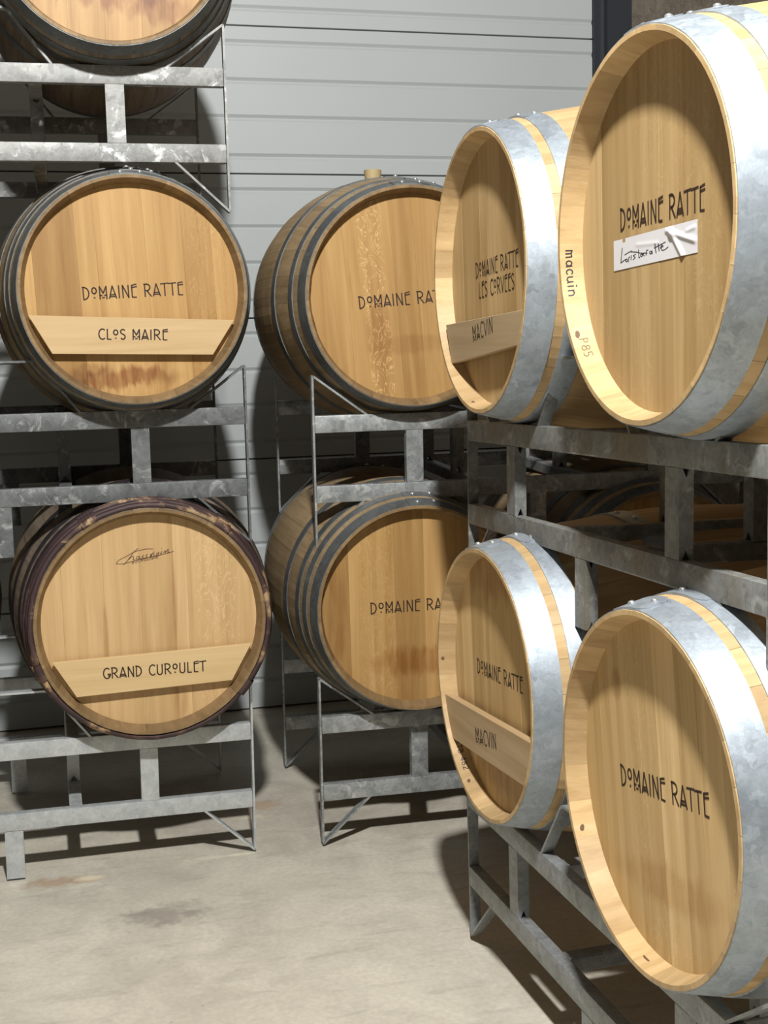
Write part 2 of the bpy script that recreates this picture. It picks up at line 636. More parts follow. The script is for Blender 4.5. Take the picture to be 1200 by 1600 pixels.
rack(*RK['C2'], 'C', M['galv_old'], 'weathered water-stained rack under the two upper right barrels', gr)

# ------------------------------------------------------------------ barrels
BL, RB, RC, EH = .862, .3115, .2545, .033
NS = 28


def prof(y, k=1.0):
    t = 2 * y / BL - 1
    return RB - (RB - RC) * t * t


def make_stave_mesh(mats):
    bm = bmesh.new()
    ys = [0, .012, .05, .11, .19, .28, .37, .431, .492, .582, .672, .752, .812, .85, BL]
    A = 2 * PI / NS
    nseg = 3
    gap = .00025
    rows = []
    for y in ys:
        r = prof(y)
        row = []
        for k in range(nseg + 1):
            a = -A / 2 + gap / r + (A - 2 * gap / r) * k / nseg
            rr = r - (.0004 if k in (0, nseg) else 0)
            row.append(bm.verts.new((rr * math.sin(a), y, rr * math.cos(a))))
        rows.append(row)
    for a, b in zip(rows[:-1], rows[1:]):
        for k in range(nseg):
            bm.faces.new((a[k], a[k + 1], b[k + 1], b[k]))
    # inner bevel at both ends (the chime)
    for ysq, outer in (([0.0, .0325, .036, .06], rows[0]), ([BL, BL - .0325, BL - .036, BL - .06], rows[-1])):
        rin = [.2475, .2385, .2375, .240]
        prev = outer
        for yy, ri in zip(ysq, rin):
            row = []
            for k in range(nseg + 1):
                a = -A / 2 + .00005 + (A - .0001) * k / nseg
                row.append(bm.verts.new((ri * math.sin(a), yy, ri * math.cos(a))))
            for k in range(nseg):
                f = bm.faces.new((prev[k], prev[k + 1], row[k + 1], row[k]))
                f.material_index = 1
            prev = row
    bmesh.ops.recalc_face_normals(bm, faces=bm.faces[:])
    bmesh.ops.scale(bm, vec=(S, S, S), verts=bm.verts[:])
    me = bpy.data.meshes.new('stave')
    bm.to_mesh(me)
    bm.free()
    # make normals point outwards (away from the axis) on the long outer face
    for m_ in mats:
        me.materials.append(m_)
    return me


def hoop_bm(y0, y1, th=.0016, lap=True, rough=0.0, grow=0.0):
    bm = bmesh.new()
    N = 84
    mirror = False
    rings = []
    for i in range(N):
        a = 2 * PI * i / N
        r0, r1 = prof(y0) + grow, prof(y1) + grow
        pts = [(r0 - .0004, y0), (r0 + th, y0), ((r0 + r1) / 2 + th + .0003, (y0 + y1) / 2), (r1 + th, y1), (r1 - .0004, y1)]
        rings.append([bm.verts.new((r * math.sin(a), y, r * math.cos(a))) for r, y in pts])
    for i in range(N):
        a, b = rings[i], rings[(i + 1) % N]
        for k in range(4):
            bm.faces.new((a[k], a[k + 1], b[k + 1], b[k]))
    if lap:
        # overlapping end of the strip, rounded tongue
        rows = []
        n = 10
        for i in range(n + 1):
            a = -.16 + .34 * i / n
            f = 1.0 if i < n - 1 else (.82 if i == n - 1 else .5)
            ym = (y0 + y1) / 2
            hw = (y1 - y0) / 2 * f * .98
            row = []
            for yy, t2 in ((ym - hw, th * .5), (ym - hw, th * 2), (ym + hw, th * 2), (ym + hw, th * .5)):
                r = prof(yy) + grow + t2
                row.append(bm.verts.new((r * math.sin(a), yy, r * math.cos(a))))
            rows.append(row)
        for p, q in zip(rows[:-1], rows[1:]):
            for k in range(3):
                bm.faces.new((p[k], p[k + 1], q[k + 1], q[k]))
        bm.faces.new(rows[0])
        bm.faces.new(rows[-1])
    bmesh.ops.recalc_face_normals(bm, faces=bm.faces[:])
    bmesh.ops.scale(bm, vec=(S, S, S), verts=bm.verts[:])
    return bm


def bark_hoop_bm(yc, rr=.008, seed=0):
    rnd = random.Random(seed)
    bm = bmesh.new()
    N, K = 84, 6
    rings = []
    ph = rnd.random() * 6
    for i in range(N):
        a = 2 * PI * i / N
        wob = .0012 * math.sin(5 * a + ph) + rnd.uniform(-.0007, .0007)
        r = prof(yc) + rr * .55 + wob
        ring = []
        for k in range(K):
            b = 2 * PI * k / K
            ring.append(bm.verts.new(((r + rr * math.cos(b)) * math.sin(a), yc + rr * 1.15 * math.sin(b), (r + rr * math.cos(b)) * math.cos(a))))
        rings.append(ring)
    for i in range(N):
        p, q = rings[i], rings[(i + 1) % N]
        for k in range(K):
            bm.faces.new((p[k], p[(k + 1) % K], q[(k + 1) % K], q[k]))
    # willow bindings
    for a0 in (.62, -.55, 2.2, -2.0):
        for j in range(5):
            a = a0 + j * .028
            r = prof(yc) + rr * .55
            c_ = Vector((r * math.sin(a), yc, r * math.cos(a)))
            rad = Vector((math.sin(a), 0, math.cos(a)))
            tan = Vector((math.cos(a), 0, -math.sin(a)))
            prev = None
            first = None
            for k in range(8):
                b = 2 * PI * k / 8
                d = rad * math.cos(b) + Vector((0, 1, 0)) * math.sin(b) * 1.15
                p1 = bm.verts.new(c_ + d * (rr + .0035) - tan * .0035)
                p2 = bm.verts.new(c_ + d * (rr + .0035) + tan * .0035)
                if prev:
                    bm.faces.new((prev[0], prev[1], p2, p1))
                else:
                    first = (p1, p2)
                prev = (p1, p2)
            bm.faces.new((prev[0], prev[1], first[1], first[0]))
    bmesh.ops.recalc_face_normals(bm, faces=bm.faces[:])
    bmesh.ops.scale(bm, vec=(S, S, S), verts=bm.verts[:])
    return bm


def rivet_mesh():
    bm = bmesh.new()
    bmesh.ops.create_uvsphere(bm, u_segments=10, v_segments=6, radius=.0062)
    for v in bm.verts:
        v.co.z *= .65
    me = bpy.data.meshes.new('rivet')
    bm.to_mesh(me)
    bm.free()
    for p_ in me.polygons:
        p_.use_smooth = True
    me.materials.append(M['rivet'])
    return me


RIV = rivet_mesh()
HOOPS = {}
SETS = {
    'galv': [(.0015, .050), (.0675, .104), (.262, .300)],
    'dark': [(.0015, .045), (.068, .094), (.118, .144), (.215, .246)],
    'dark3': [(.0015, .046), (.082, .108), (.215, .246)],
    'black': [(.066, .096), (.112, .140), (.200, .236)],
}
HM = {'galv': 'hoop_galv', 'dark': 'hoop_dark', 'dark3': 'hoop_dark', 'black': 'hoop_black'}


def get_hoops(kind):
    if kind in HOOPS:
        return HOOPS[kind]
    L = []
    for (a, b) in SETS[kind]:
        for (y0, y1) in ((a, b), (BL - b, BL - a)):
            bm = hoop_bm(y0, y1)
            me = bpy.data.meshes.new('hoop')
            bm.normal_update()
            bm.to_mesh(me)
            bm.free()
            me.materials.append(M[HM[kind]])
            for p_ in me.polygons:
                p_.use_smooth = True
            me.set_sharp_from_angle(angle=math.radians(30))
            L.append((me, y0, y1))
    HOOPS[kind] = L
    return L


STV = {
    'old': make_stave_mesh([M['stave_old'], M['chime_old']]),
    'wine': make_stave_mesh([M['stave_wine'], M['chime_old']]),
    'new': make_stave_mesh([M['stave_new'], M['stave_new']]),
}
BACK = None


def clip_board(x0, x1, r):
    """outline of the strip x0..x1 of a disc"""
    pts = []
    x0c, x1c = max(x0, -r), min(x1, r)
    n = 8
    top, bot = [], []
    for i in range(n + 1):
        x = x0c + (x1c - x0c) * i / n
        h = math.sqrt(max(0, r * r - x * x))
        top.append((x, h))
        bot.append((x, -h))
    return bot + top[::-1]


def head_boards(root, mat, edges, tones, spin, y=EH):
    r = .2395
    for k in range(len(edges) - 1):
        bm = bmesh.new()
        gx = .00012
        out = clip_board(edges[k] + gx, edges[k + 1] - gx, r)
        # drop duplicated points
        cl = []
        for p in out:
            if not cl or (abs(p[0] - cl[-1][0]) + abs(p[1] - cl[-1][1])) > 1e-5:
                cl.append(p)
        if abs(cl[0][0] - cl[-1][0]) + abs(cl[0][1] - cl[-1][1]) < 1e-5:
            cl.pop()
        dy = (.0000, .0002, .0001, .00025, .00005)[k % 5]
        f = [bm.verts.new((px * S, (y + dy) * S, pz * S)) for px, pz in cl]
        b = [bm.verts.new((px * S, (y + .018) * S, pz * S)) for px, pz in cl]
        bm.faces.new(f)
        bm.faces.new(b[::-1])
        nn = len(f)
        for i in range(nn):
            bm.faces.new((f[i], b[i], b[(i + 1) % nn], f[(i + 1) % nn]))
        bmesh.ops.recalc_face_normals(bm, faces=bm.faces[:])
        o = finish('head_board', bm, mat, root)
        at = o.data.attributes.new('tone', 'FLOAT', 'POINT')
        at.data.foreach_set('value', [tones[k]] * len(o.data.vertices))


def back_head():
    global BACK
    if BACK is None:
        bm = bmesh.new()
        n = 48
        for y in (BL - EH, BL - EH - .018):
            vs = [bm.verts.new((.2395 * S * math.sin(2 * PI * i / n), y * S, .2395 * S * math.cos(2 * PI * i / n))) for i in range(n)]
            bm.faces.new(vs if y == BL - EH else vs[::-1])
        bmesh.ops.recalc_face_normals(bm, faces=bm.faces[:])
        BACK = bpy.data.meshes.new('head')
        bm.to_mesh(BACK)
        bm.free()
        BACK.materials.append(M['stave_old'])
    return BACK


def edges_tones(seed, n=8):
    rnd = random.Random(seed)
    ws = [rnd.uniform(.8, 1.4) for _ in range(n)]
    t = sum(ws)
    e = [-.2395]
    for w_ in ws:
        e.append(e[-1] + w_ / t * .479)
    tones = [rnd.uniform(.25, .8) for _ in range(n)]
    return e, tones


def barrel(pos, yaw, r, st, wood, hoops, mat, label, spin=0.0, seed=1, edges=None, tones=None, group='oak wine barrels on racks', bung=True, rot_bung=0.0, rivets=True):
    k = r / .256
    root = empty('wine_barrel', label, 'barrel', group)
    ang = yaw if st != 'C' else yaw - PI / 2
    R = Matrix.Rotation(ang, 4, 'Z')
    # origin of the local frame: centre of the front head edge circle
    T = Matrix.Translation(Vector(pos) * S)
    Sc = Matrix.Diagonal((k, 1, k, 1))
    root.matrix_world = T @ R @ Matrix.Rotation(math.radians(-spin), 4, 'Y') @ Sc
    rnd = random.Random(seed)
    ph = rnd.uniform(0, 2 * PI / NS)
    for i in range(NS):
        inst('stave', STV[wood], root, Matrix.Rotation(ph + 2 * PI * i / NS, 4, 'Y'))
    if edges is None:
        edges, tones = edges_tones(seed)
    head_boards(root, mat, edges, tones, spin)
    inst('head', back_head(), root)
    for j, (me, y0, y1) in enumerate(get_hoops(hoops)):
        off = rnd.uniform(-.10, .10) + (0 if y0 < .05 or y0 > BL - .06 else .15)
        h = inst('hoop', me, root, Matrix.Rotation(off, 4, 'Y'))
        if rivets:
            for a in (-.07, .10):
                ym = (y0 + y1) / 2 + (.006 if a > 0 else -.006)
                rr = prof(ym) + .0036
                inst('rivet', RIV, h, Matrix.Rotation(a, 4, 'Y') @ Matrix.Translation((0, ym * S, rr * S)))
    if hoops == 'black':
        for q, yc in enumerate((.012, .030, .048)):
            for yy in (yc, BL - yc):
                o = finish('chestnut_hoop', bark_hoop_bm(yy, .0075, seed + q), M['bark'], root, True)
                o['label'] = 'split chestnut hoop with bark and willow binding'
    if bung:
        bm = bmesh.new()
        bmesh.ops.create_cone(bm, cap_ends=True, segments=20, radius1=.0205, radius2=.0255, depth=.045)
        bmesh.ops.bevel(bm, geom=[e for e in bm.edges if all(abs(v.co.z) > .02 and v.co.z > 0 for v in e.verts)], offset=.002, segments=2, affect='EDGES')
        o = finish('bung', bm, M['bung'], root, True)
        o.data.set_sharp_from_angle(angle=math.radians(40))
        o.matrix_local = Matrix.Rotation(math.radians(rot_bung), 4, 'Y') @ Matrix.Translation((0, BL / 2 * S, RB * S + .012))
        o['label'] = 'pale tan bung'
    return root


WINE = (.42, .22, .13)
BROWN = (.55, .38, .24)
hA2 = mat_head('oak_head_honey', *OAK, 1.3, [(-.05, -.195, .17, .030, .85, WINE, 2.2), (-.11, -.17, .06, .02, .5, WINE, 2.0)], .12, fband=(.17, .05))
hA1 = mat_head('oak_head_sandy', (.66, .44, .215), (.50, .32, .145), (.76, .54, .285), 2.1, [(.06, -.19, .02, .06, .5, BROWN, 1.2), (-.10, -.03, .008, .10, .5, BROWN, .8), (.055, .03, .006, .15, .45, BROWN, .6)], .2, fband=(.15, .05))  # wood lightened to offset the weaker lamp light low down
hA3 = mat_head('oak_head_blotched', *OAK, 3.7, [(0, -.12, .22, .055, .8, (.5, .27, .15), 2.6), (.10, -.17, .09, .035, .7, (.5, .27, .15), 2.4)], .1)
hB2 = mat_head('oak_head_ray_figure', *OAK, 4.4, [(.0, -.11, .14, .028, .35, BROWN, 1.2), (-.085, -.08, .04, .10, .4, BROWN, 1.5)], .5, fband=(-.085, .030))
hB1 = mat_head('oak_head_banded', *OAK, 5.2, [(.02, -.135, .19, .045, .75, (.62, .40, .20), 1.6), (-.2, 0, .03, .16, .5, BROWN, .8)], .18, fband=(-.10, .05))
hC = {}
hC['2f'] = mat_head('oak_head_dry', *OAKC, 6.6, [(-.07, .02, .05, .12, .3, BROWN, .8)], .12)
hC['2n'] = mat_head('oak_head_even', *OAKC, 7.9, [], .12)
hC['1f'] = mat_head('oak_head_brown_top', *OAKD, 8.3, [(0, .21, .17, .075, .75, BROWN, 1.6), (.02, -.17, .16, .05, .5, BROWN, 1.3)], .12)  # browner across the top and in a lower band
hC['1n'] = mat_head('oak_head_tide_line', *OAKD, 9.1, [(.0, -.13, .20, .038, .5, (.68, .48, .30), 1.4), (-.12, .14, .02, .03, .5, BROWN, .5)], .15)

A2 = barrel((-.2383, -.0723, 1.3696), .0155, .256, 'A', 'old', 'dark', hA2, 'barrel with honey-coloured head on the middle rack of the left stack', -2.3 * -1, 21,
            [-.2395, -.215, -.118, -.075, .035, .12, .185, .2395], [.75, .22, .55, .72, .6, .5, .62], bung=False)
A1 = barrel((-.2332, -.0670, .6080), .0080, .268, 'A', 'wine', 'black', hA1, 'old barrel with dark bark-covered hoops on the bottom rack of the left stack', 0, 22,
            [-.2395, -.19, -.10, -.02, .055, .085, .17, .2395], [.5, .55, .45, .4, .62, .5, .45], bung=False, rivets=False)
A3 = barrel((-.2556, -.0992, 2.1495), -.0174, .256, 'A', 'wine', 'dark', hA3, 'barrel with blotched head cut off by the top edge of the photo', 0, 23, [-.2395, -.17, -.10, -.02, .06, .13, .19, .2395], [.3, .45, .35, .5, .3, .42, .35], bung=False)
B2 = barrel((.4178, -.0578, 1.3488), -.0355, .262, 'B', 'old', 'dark3', hB2, 'barrel with a tan bung on top, upper one of the middle stack', 4.0, 24,
            [-.2395, -.15, -.10, -.035, .02, .105, .135, .2395], [.5, .62, .5, .35, .45, .85, .6], rot_bung=4)
B1 = barrel((.4046, -.1013, .6009), -.033, .252, 'B', 'old', 'dark', hB1, 'barrel with wide grey hoops, lower one of the middle stack', 0.3, 25,
            [-.2395, -.17, -.11, -.055, .02, .10, .17, .2395], [.3, .65, .55, .3, .75, .45, .5], bung=False)
C2f = barrel((.3193, -.81, 1.3583), .0051, .256, 'C', 'new', 'galv', hC['2f'], 'galvanised-hooped barrel second from the right, upper level, with pale plank across its head', 2.2, 26)
C2n = barrel((.3082, -1.4963, 1.3696), .0158, .256, 'C', 'new', 'galv', hC['2n'], 'galvanised-hooped barrel with a white paper label on its head, top right', 1.0, 27,
             [-.2395, -.17, -.085, .005, .07, .15, .20, .2395], [.75, .35, .55, .6, .4, .3, .5], bung=False)
C1f = barrel((.2969, -.8684, .6088), .0238, .252, 'C', 'new', 'galv', hC['1f'], 'galvanised-hooped barrel second from the right, lower level, plank slanting across its head', 4.0, 28, bung=False)
C1n = barrel((.3088, -1.5121, .6096), .0365, .256, 'C', 'new', 'galv', hC['1n'], 'galvanised-hooped barrel at bottom right with no plank or paper label', 8.0, 29, bung=False)

hback = mat_head('oak_head_plain', *OAK, 12.5, [], .2)
SP = 2 * (W2 - PU)
bk = 'barrels mostly hidden behind others'
barrel((-.2381 - SP - .010, -.10, .6207 + .006), .0076, .256, 'A', 'old', 'dark', hback, 'dark barrel edge at the left border, bottom rack of the left stack', 0, 31, group=bk, bung=False, rivets=False)
barrel((-.2383 - SP, -.08, 1.3696), .0155, .256, 'A', 'old', 'dark', hback, 'barrel beyond the left border on the middle rack', 0, 32, group=bk, bung=False, rivets=False)
barrel((-.2556 - SP, -.09, 2.155), -.0174, .256, 'A', 'old', 'dark', hback, 'barrel beyond the left border on the topmost rack', 0, 33, group=bk, bung=False, rivets=False)
barrel((.4178 + SP, -.09, 1.345), -.0355, .256, 'B', 'old', 'dark', hback, 'barrel of the middle stack hidden behind the upper right barrels', 0, 34, group=bk, bung=False, rivets=False)
barrel((.4046 + SP, -.12, .603), -.033, .256, 'B', 'old', 'dark', hback, 'barrel of the middle stack hidden behind the lower right barrels', 0, 35, group=bk, bung=False, rivets=False)

# ------------------------------------------------------------------ lettering on the heads
INKD = EH - .00025
DR_ = 'DoMAINE RATTE'
lettering(A2, 'lettering', [(DR_, 0.0, -.0145, .226, .028, 0)], INKD, M['ink'], .0030)
lettering(B2, 'lettering', [(DR_, -.010, -.0175, .232, .028, 0)], INKD, M['ink'], .0030)
lettering(B1, 'lettering', [(DR_, .000, -.012, .236, .028, 0)], INKD, M['ink'], .0030)
lettering(C2n, 'lettering', [(DR_, .008, .0115, .236, .030, 0)], INKD, M['ink'], .0034)
lettering(C1n, 'lettering', [(DR_, .002, -.010, .250, .030, 0)], INKD, M['ink'], .0034)
lettering(C1f, 'lettering', [(DR_, .012, .003, .236, .028, 0)], INKD, M['ink'], .0030)
lettering(C2f, 'lettering', [(DR_, .020, -.002, .226, .028, 0), ('LES CoRVEES', .016, -.040, .190, .028, 0)], INKD, M['ink'], .0030)

# cooper's script mark on the old barrel
bm = bmesh.new()
sc = [[(192, 352), (230, 310), (330, 260), (410, 215), (480, 185), (600, 160), (690, 160)],
      [(192, 352), (200, 364), (290, 360), (420, 322), (560, 290), (760, 245), (900, 210), (960, 190)],
      [(490, 150), (430, 200), (370, 280), (320, 340), (290, 372)],
      [(360, 300), (400, 262), (425, 262), (415, 305), (440, 300)],
      [(500, 262), (470, 262), (455, 295), (480, 300), (505, 262), (500, 292), (525, 288)],
      [(560, 240), (535, 262), (555, 278), (530, 290)], [(610, 228), (585, 250), (605, 266), (580, 280), (560, 286)],
      [(640, 268), (700, 195)], [(640, 240), (680, 222), (640, 262), (670, 255)], [(700, 215), (690, 255), (712, 245)],
      [(735, 205), (725, 275)], [(725, 250), (765, 200), (755, 240)], [(800, 150), (800, 160)],
      [(805, 190), (780, 225), (800, 222)], [(820, 215), (850, 180), (845, 210), (890, 160), (878, 205), (905, 198)]]


def fA1(px, py, cx=.0):
    X, Y = 160 + px / 8.571, 840 + py / 8.571
    hx = -.072 + .001485 * (X - 183)
    hz = .1410 - .00010 * (X - 183) - .001515 * (Y - 880)
    k = .256 / .268
    return Vector((hx * k * S, INKD * S, hz * k * S))


ribbons(bm, sc, 9.0, fA1)
st = text_strokes('BoURGoGNE'.replace('o', 'O'), 360, 30)
ribbons(bm, [[(575 + x, 320 - .225 * x - y) for x, y in pl] for pl in st], 6.0, fA1)
finish('lettering', bm, M['ink2'], A1)['label'] = 'faint script mark near the top of the head'

# paper label with handwriting on the top right barrel
bm = bmesh.new()
nx, nz = 28, 8


def paper_pt(u, v):
    x = -.131 + .239 * u
    z = .003 * u - (.0418 - .001 * u) * v
    h = 0.0
    # creases fanning out from the upper middle
    for (u0, v0, u1, v1, wdt, amp) in ((.70, .10, .84, 1.0, .016, .0022), (.66, .12, .97, .62, .014, .0017), (.88, .28, .97, .22, .010, .0010), (.30, .32, .56, .42, .010, .0005)):
        du, dv = (u1 - u0), (v1 - v0)
        t = max(0, min(1, ((u - u0) * du * 33 + (v - v0) * dv) / (du * du * 33 + dv * dv)))
        dd = math.hypot((u - u0 - du * t), (v - v0 - dv * t) * .174)
        h += amp * math.exp(-(dd / wdt) ** 2)
    return x, z, h


grid = []
for j in range(nz * 3 + 1):
    row = []
    for i in range(nx * 3 + 1):
        u, v = i / (nx * 3), j / (nz * 3)
        x, z, h = paper_pt(u, v)
        row.append(bm.verts.new((x * S, (EH - .0006 - h) * S, z * S)))
    grid.append(row)
for j in range(nz * 3):
    for i in range(nx * 3):
        if j < 3 and 10 <= i < 13:      # nick in the upper edge
            continue
        bm.faces.new((grid[j][i], grid[j + 1][i], grid[j + 1][i + 1], grid[j][i + 1]))
bm.verts.ensure_lookup_table()
pl_ = finish('paper_label', bm, M['paper'], C2n, True)
pl_['label'] = 'white creased paper label'
hw = [[(278, 630), (270, 700), (262, 772), (300, 745), (318, 736)], arc(320, 748, 10, 13, 0, 360, 8), [(338, 765), (342, 722), (354, 716)],
      [(364, 745), (367, 702)], [(367, 656), (369, 662)], [(410, 690), (386, 706), (406, 722), (384, 745)],
      [(300, 697), (350, 668), (420, 672), (450, 682), (520, 686)], [(437, 650), (440, 728), (452, 720)], arc(465, 704, 9, 12, 0, 360, 8),
      [(496, 680), (478, 694), (492, 712)], [(508, 706), (512, 662), (528, 655)], arc(550, 682, 10, 14, 0, 360, 8), [(562, 664), (566, 696)],
      [(592, 600), (600, 690)], [(622, 600), (628, 672)], [(582, 642), (685, 588)],
      [(642, 640), (664, 628), (652, 614), (640, 640), (656, 668), (680, 660), (708, 636)]]


def fhw(px, py):
    u = (px - 190) / 762
    v = (py - (565 - 175 * u)) / (285 + 30 * u)
    x, z, h = paper_pt(u, v)
    return Vector((x * S, (EH - .0008 - h) * S, z * S))


bm = bmesh.new()
ribbons(bm, hw, 7.0, fhw)
finish('handwriting', bm, M['ink3'], pl_)['label'] = 'black handwriting'


def rim_text(root, txt, a0, length, height, mat, wd, flip=1):
    """handwriting on the inner bevel of the chime; a0 = start angle measured clockwise from the top"""
    bm = bmesh.new()
    st = text_strokes(txt, length, height)

    def fn(px, py):
        a = a0 + px / .243 * flip
        y = .016 + (py - height / 2)
        r = .2475 - .009 * (y / .0325) - .0006
        return Vector((r * math.sin(a) * S, y * S, r * math.cos(a) * S))
    ribbons(bm, st, wd, fn)
    finish('handwriting', bm, mat, root)['label'] = 'small dark writing on the rim'


rim_text(C2n, 'macuin', -1.72, .07, .016, M['ink3'], .0018, -1)
rim_text(C1f, 'RTB 482', -2.36, .07, .010, M['ink3'], .0013, -1)


rim_text(C2n, 'P85', -2.22, .034, .012, M['ink2'], .0009, -1)


def knot(root, a, y, ra, ry, seed):
    rnd = random.Random(seed)
    bm = bmesh.new()
    n = 10
    vs = []
    for i in range(n):
        t = 2 * PI * i / n
        k = rnd.uniform(.65, 1.1)
        aa, yy = a + ra / .243 * math.cos(t) * k, y + ry * math.sin(t) * k
        r = .2475 - .009 * (yy / .0325) - .0004
        vs.append(bm.verts.new((r * math.sin(aa) * S, yy * S, r * math.cos(aa) * S)))
    bm.faces.new(vs)
    finish('knot', bm, M['ink2'], root)['label'] = 'small dark knot in the rim'


knot(C1n, -1.95, .012, .006, .004, 1)
knot(C1n, -2.95, .016, .009, .0022, 2)
knot(C1f, -1.52, .008, .005, .004, 3)
knot(C1f, -2.62, .012, .006, .004, 4)
knot(C2f, -2.85, .012, .005, .003, 5)
knot(C2n, -2.12, .010, .007, .004, 6)

# ------------------------------------------------------------------ name planks wedged in the heads
def plank(parent_like, corners, y0, th, lines, label, seed, mat=None):
    root = empty('name_plank', label, 'plank', 'name planks across the heads')
    cx = sum(p[0] for p in corners) / 4
    cz = min(p[1] for p in corners)
    mw = parent_like.matrix_world.copy()
    k = mw.to_scale().x
    rot = mw.to_euler()
    # planks keep the direction of the barrel axis but not its spin
    base = Matrix.Translation(mw.translation) @ Matrix.Rotation(PLANKROT[parent_like.name], 4, 'Z')
    root.matrix_world = base @ Matrix.Translation((cx * S, y0 * S, cz * S))
    bm = bmesh.new()
    pts = [((x - cx) * S, (z - cz) * S) for x, z in corners]     # TL TR BR BL
    f = [bm.verts.new((x, 0, z)) for x, z in pts]
    b = [bm.verts.new((x, th * S, z)) for x, z in pts]
    bm.faces.new(f)
    bm.faces.new(b[::-1])
    for i in range(4):
        bm.faces.new((f[i], b[i], b[(i + 1) % 4], f[(i + 1) % 4]))
    bmesh.ops.recalc_face_normals(bm, faces=bm.faces[:])
    bmesh.ops.bevel(bm, geom=bm.edges[:], offset=.0008, segments=1, affect='EDGES')
    o = finish('board', bm, mat or M['plank' + str(seed)], root)
    at = o.data.attributes.new('tone', 'FLOAT', 'POINT')
    at.data.foreach_set('value', [.5] * len(o.data.vertices))
    lettering(root, 'lettering', [(t, x - cx, z - cz, w_, h, a) for t, x, z, w_, h, a in lines], -.0002, M['ink'], .0030)
    return root


def mat_plank(name, seed, base, dark, light):
    g = NT(name)
    c = g.coord()
    col, n1, n2 = wood_color(g, c, 0, base, dark, light, seed)
    g.bump(n1, .0004, .3)
    return g.set(Base_Color=col, Roughness=.55)


M['plank1'] = mat_plank('light_oak_plank_a', 1.0, (.55, .385, .19), (.46, .31, .145), (.63, .46, .25))
M['plank2'] = mat_plank('light_oak_plank_b', 2.0, (.64, .46, .225), (.56, .385, .175), (.72, .54, .29))
M['plank3'] = mat_plank('grey_oak_plank_a', 3.0, (.42, .31, .18), (.33, .24, .13), (.50, .385, .24))
M['plank4'] = mat_plank('grey_oak_plank_b', 4.0, (.46, .32, .17), (.36, .245, .12), (.54, .40, .24))
PLANKROT = {A2.name: .0155, A1.name: .0076, C2f.name: .0051 - PI / 2, C1f.name: .0238 - PI / 2}
plank(A2, [(-.234, -.052), (.224, -.070), (.172, -.148), (-.186, -.138)], .010, .012, [('CLoS MAIRE', -.007, -.110, .155, .023, -1.8)],
      'pale plank across the barrel of the left stack\'s middle rack, dark stain below it', 1)
plank(A1, [(-.2283, -.079), (.2312, -.071), (.1822, -.1555), (-.1783, -.164)], .010, .012, [('GRAND CURoULET', .002, -.1268, .238, .0245, -.5)],
      'yellowish plank across the bark-hooped barrel of the bottom left rack', 2)
plank(C2f, [(-.214, -.089), (.214, -.074), (.180, -.133), (-.181, -.165)], .010, .013, [('MACVIN', .007, -.1165, .112, .028, 7.5)],
      'grey-tan plank across the upper right far barrel, beneath two lines of lettering', 3)
plank(C1f, [(-.232, -.075), (.228, -.047), (.189, -.133), (-.196, -.155)], .008, .016, [('MACVIN', .005, -.115, .110, .028, 9.0)],
      'grey-tan plank across the lower right far barrel, its top edge showing', 4)

# ------------------------------------------------------------------ second row of racks and barrels behind the right-hand ones
DX = 1.20
D1 = ((.34791 + DX, -.60, .003), (0, 0, .01))
D2 = ((.36155 + DX, -.57, .752), (0, 0, .005))
rack(*D1, 'C', M['galv_old'], 'dark rack on the floor in the row behind the right-hand barrels', 'racks of the row behind')
rack(*D2, 'C', M['galv_old'], 'dark upper rack in the row behind the right-hand barrels', 'racks of the row behind')
bk2 = 'shadowed barrels in the row behind'
for n_, (yy, zz, lb) in enumerate(((-.82, .607, 'shadowed barrel in the row behind, lower level, far end'), (-1.46, .607, 'shadowed barrel in the row behind, lower level, near end'),
                                   (-.82, 1.36, 'shadowed barrel in the row behind, upper level, far end'))):
    barrel((.30 + DX, yy, zz), .01, .256, 'C', 'wine', 'dark', hback, lb, 0, 41 + n_, group=bk2, bung=False, rivets=False)


# ------------------------------------------------------------------ the hall
def struct(name, bm, mat, parent=None, smooth=False):
    o = finish(name, bm, mat, parent, smooth)
    if parent is None:
        o['kind'] = 'structure'
    return o


YW = 1.30
X0, X1, Y0, ZC = -4.2, 3.6, -7.0, 4.4

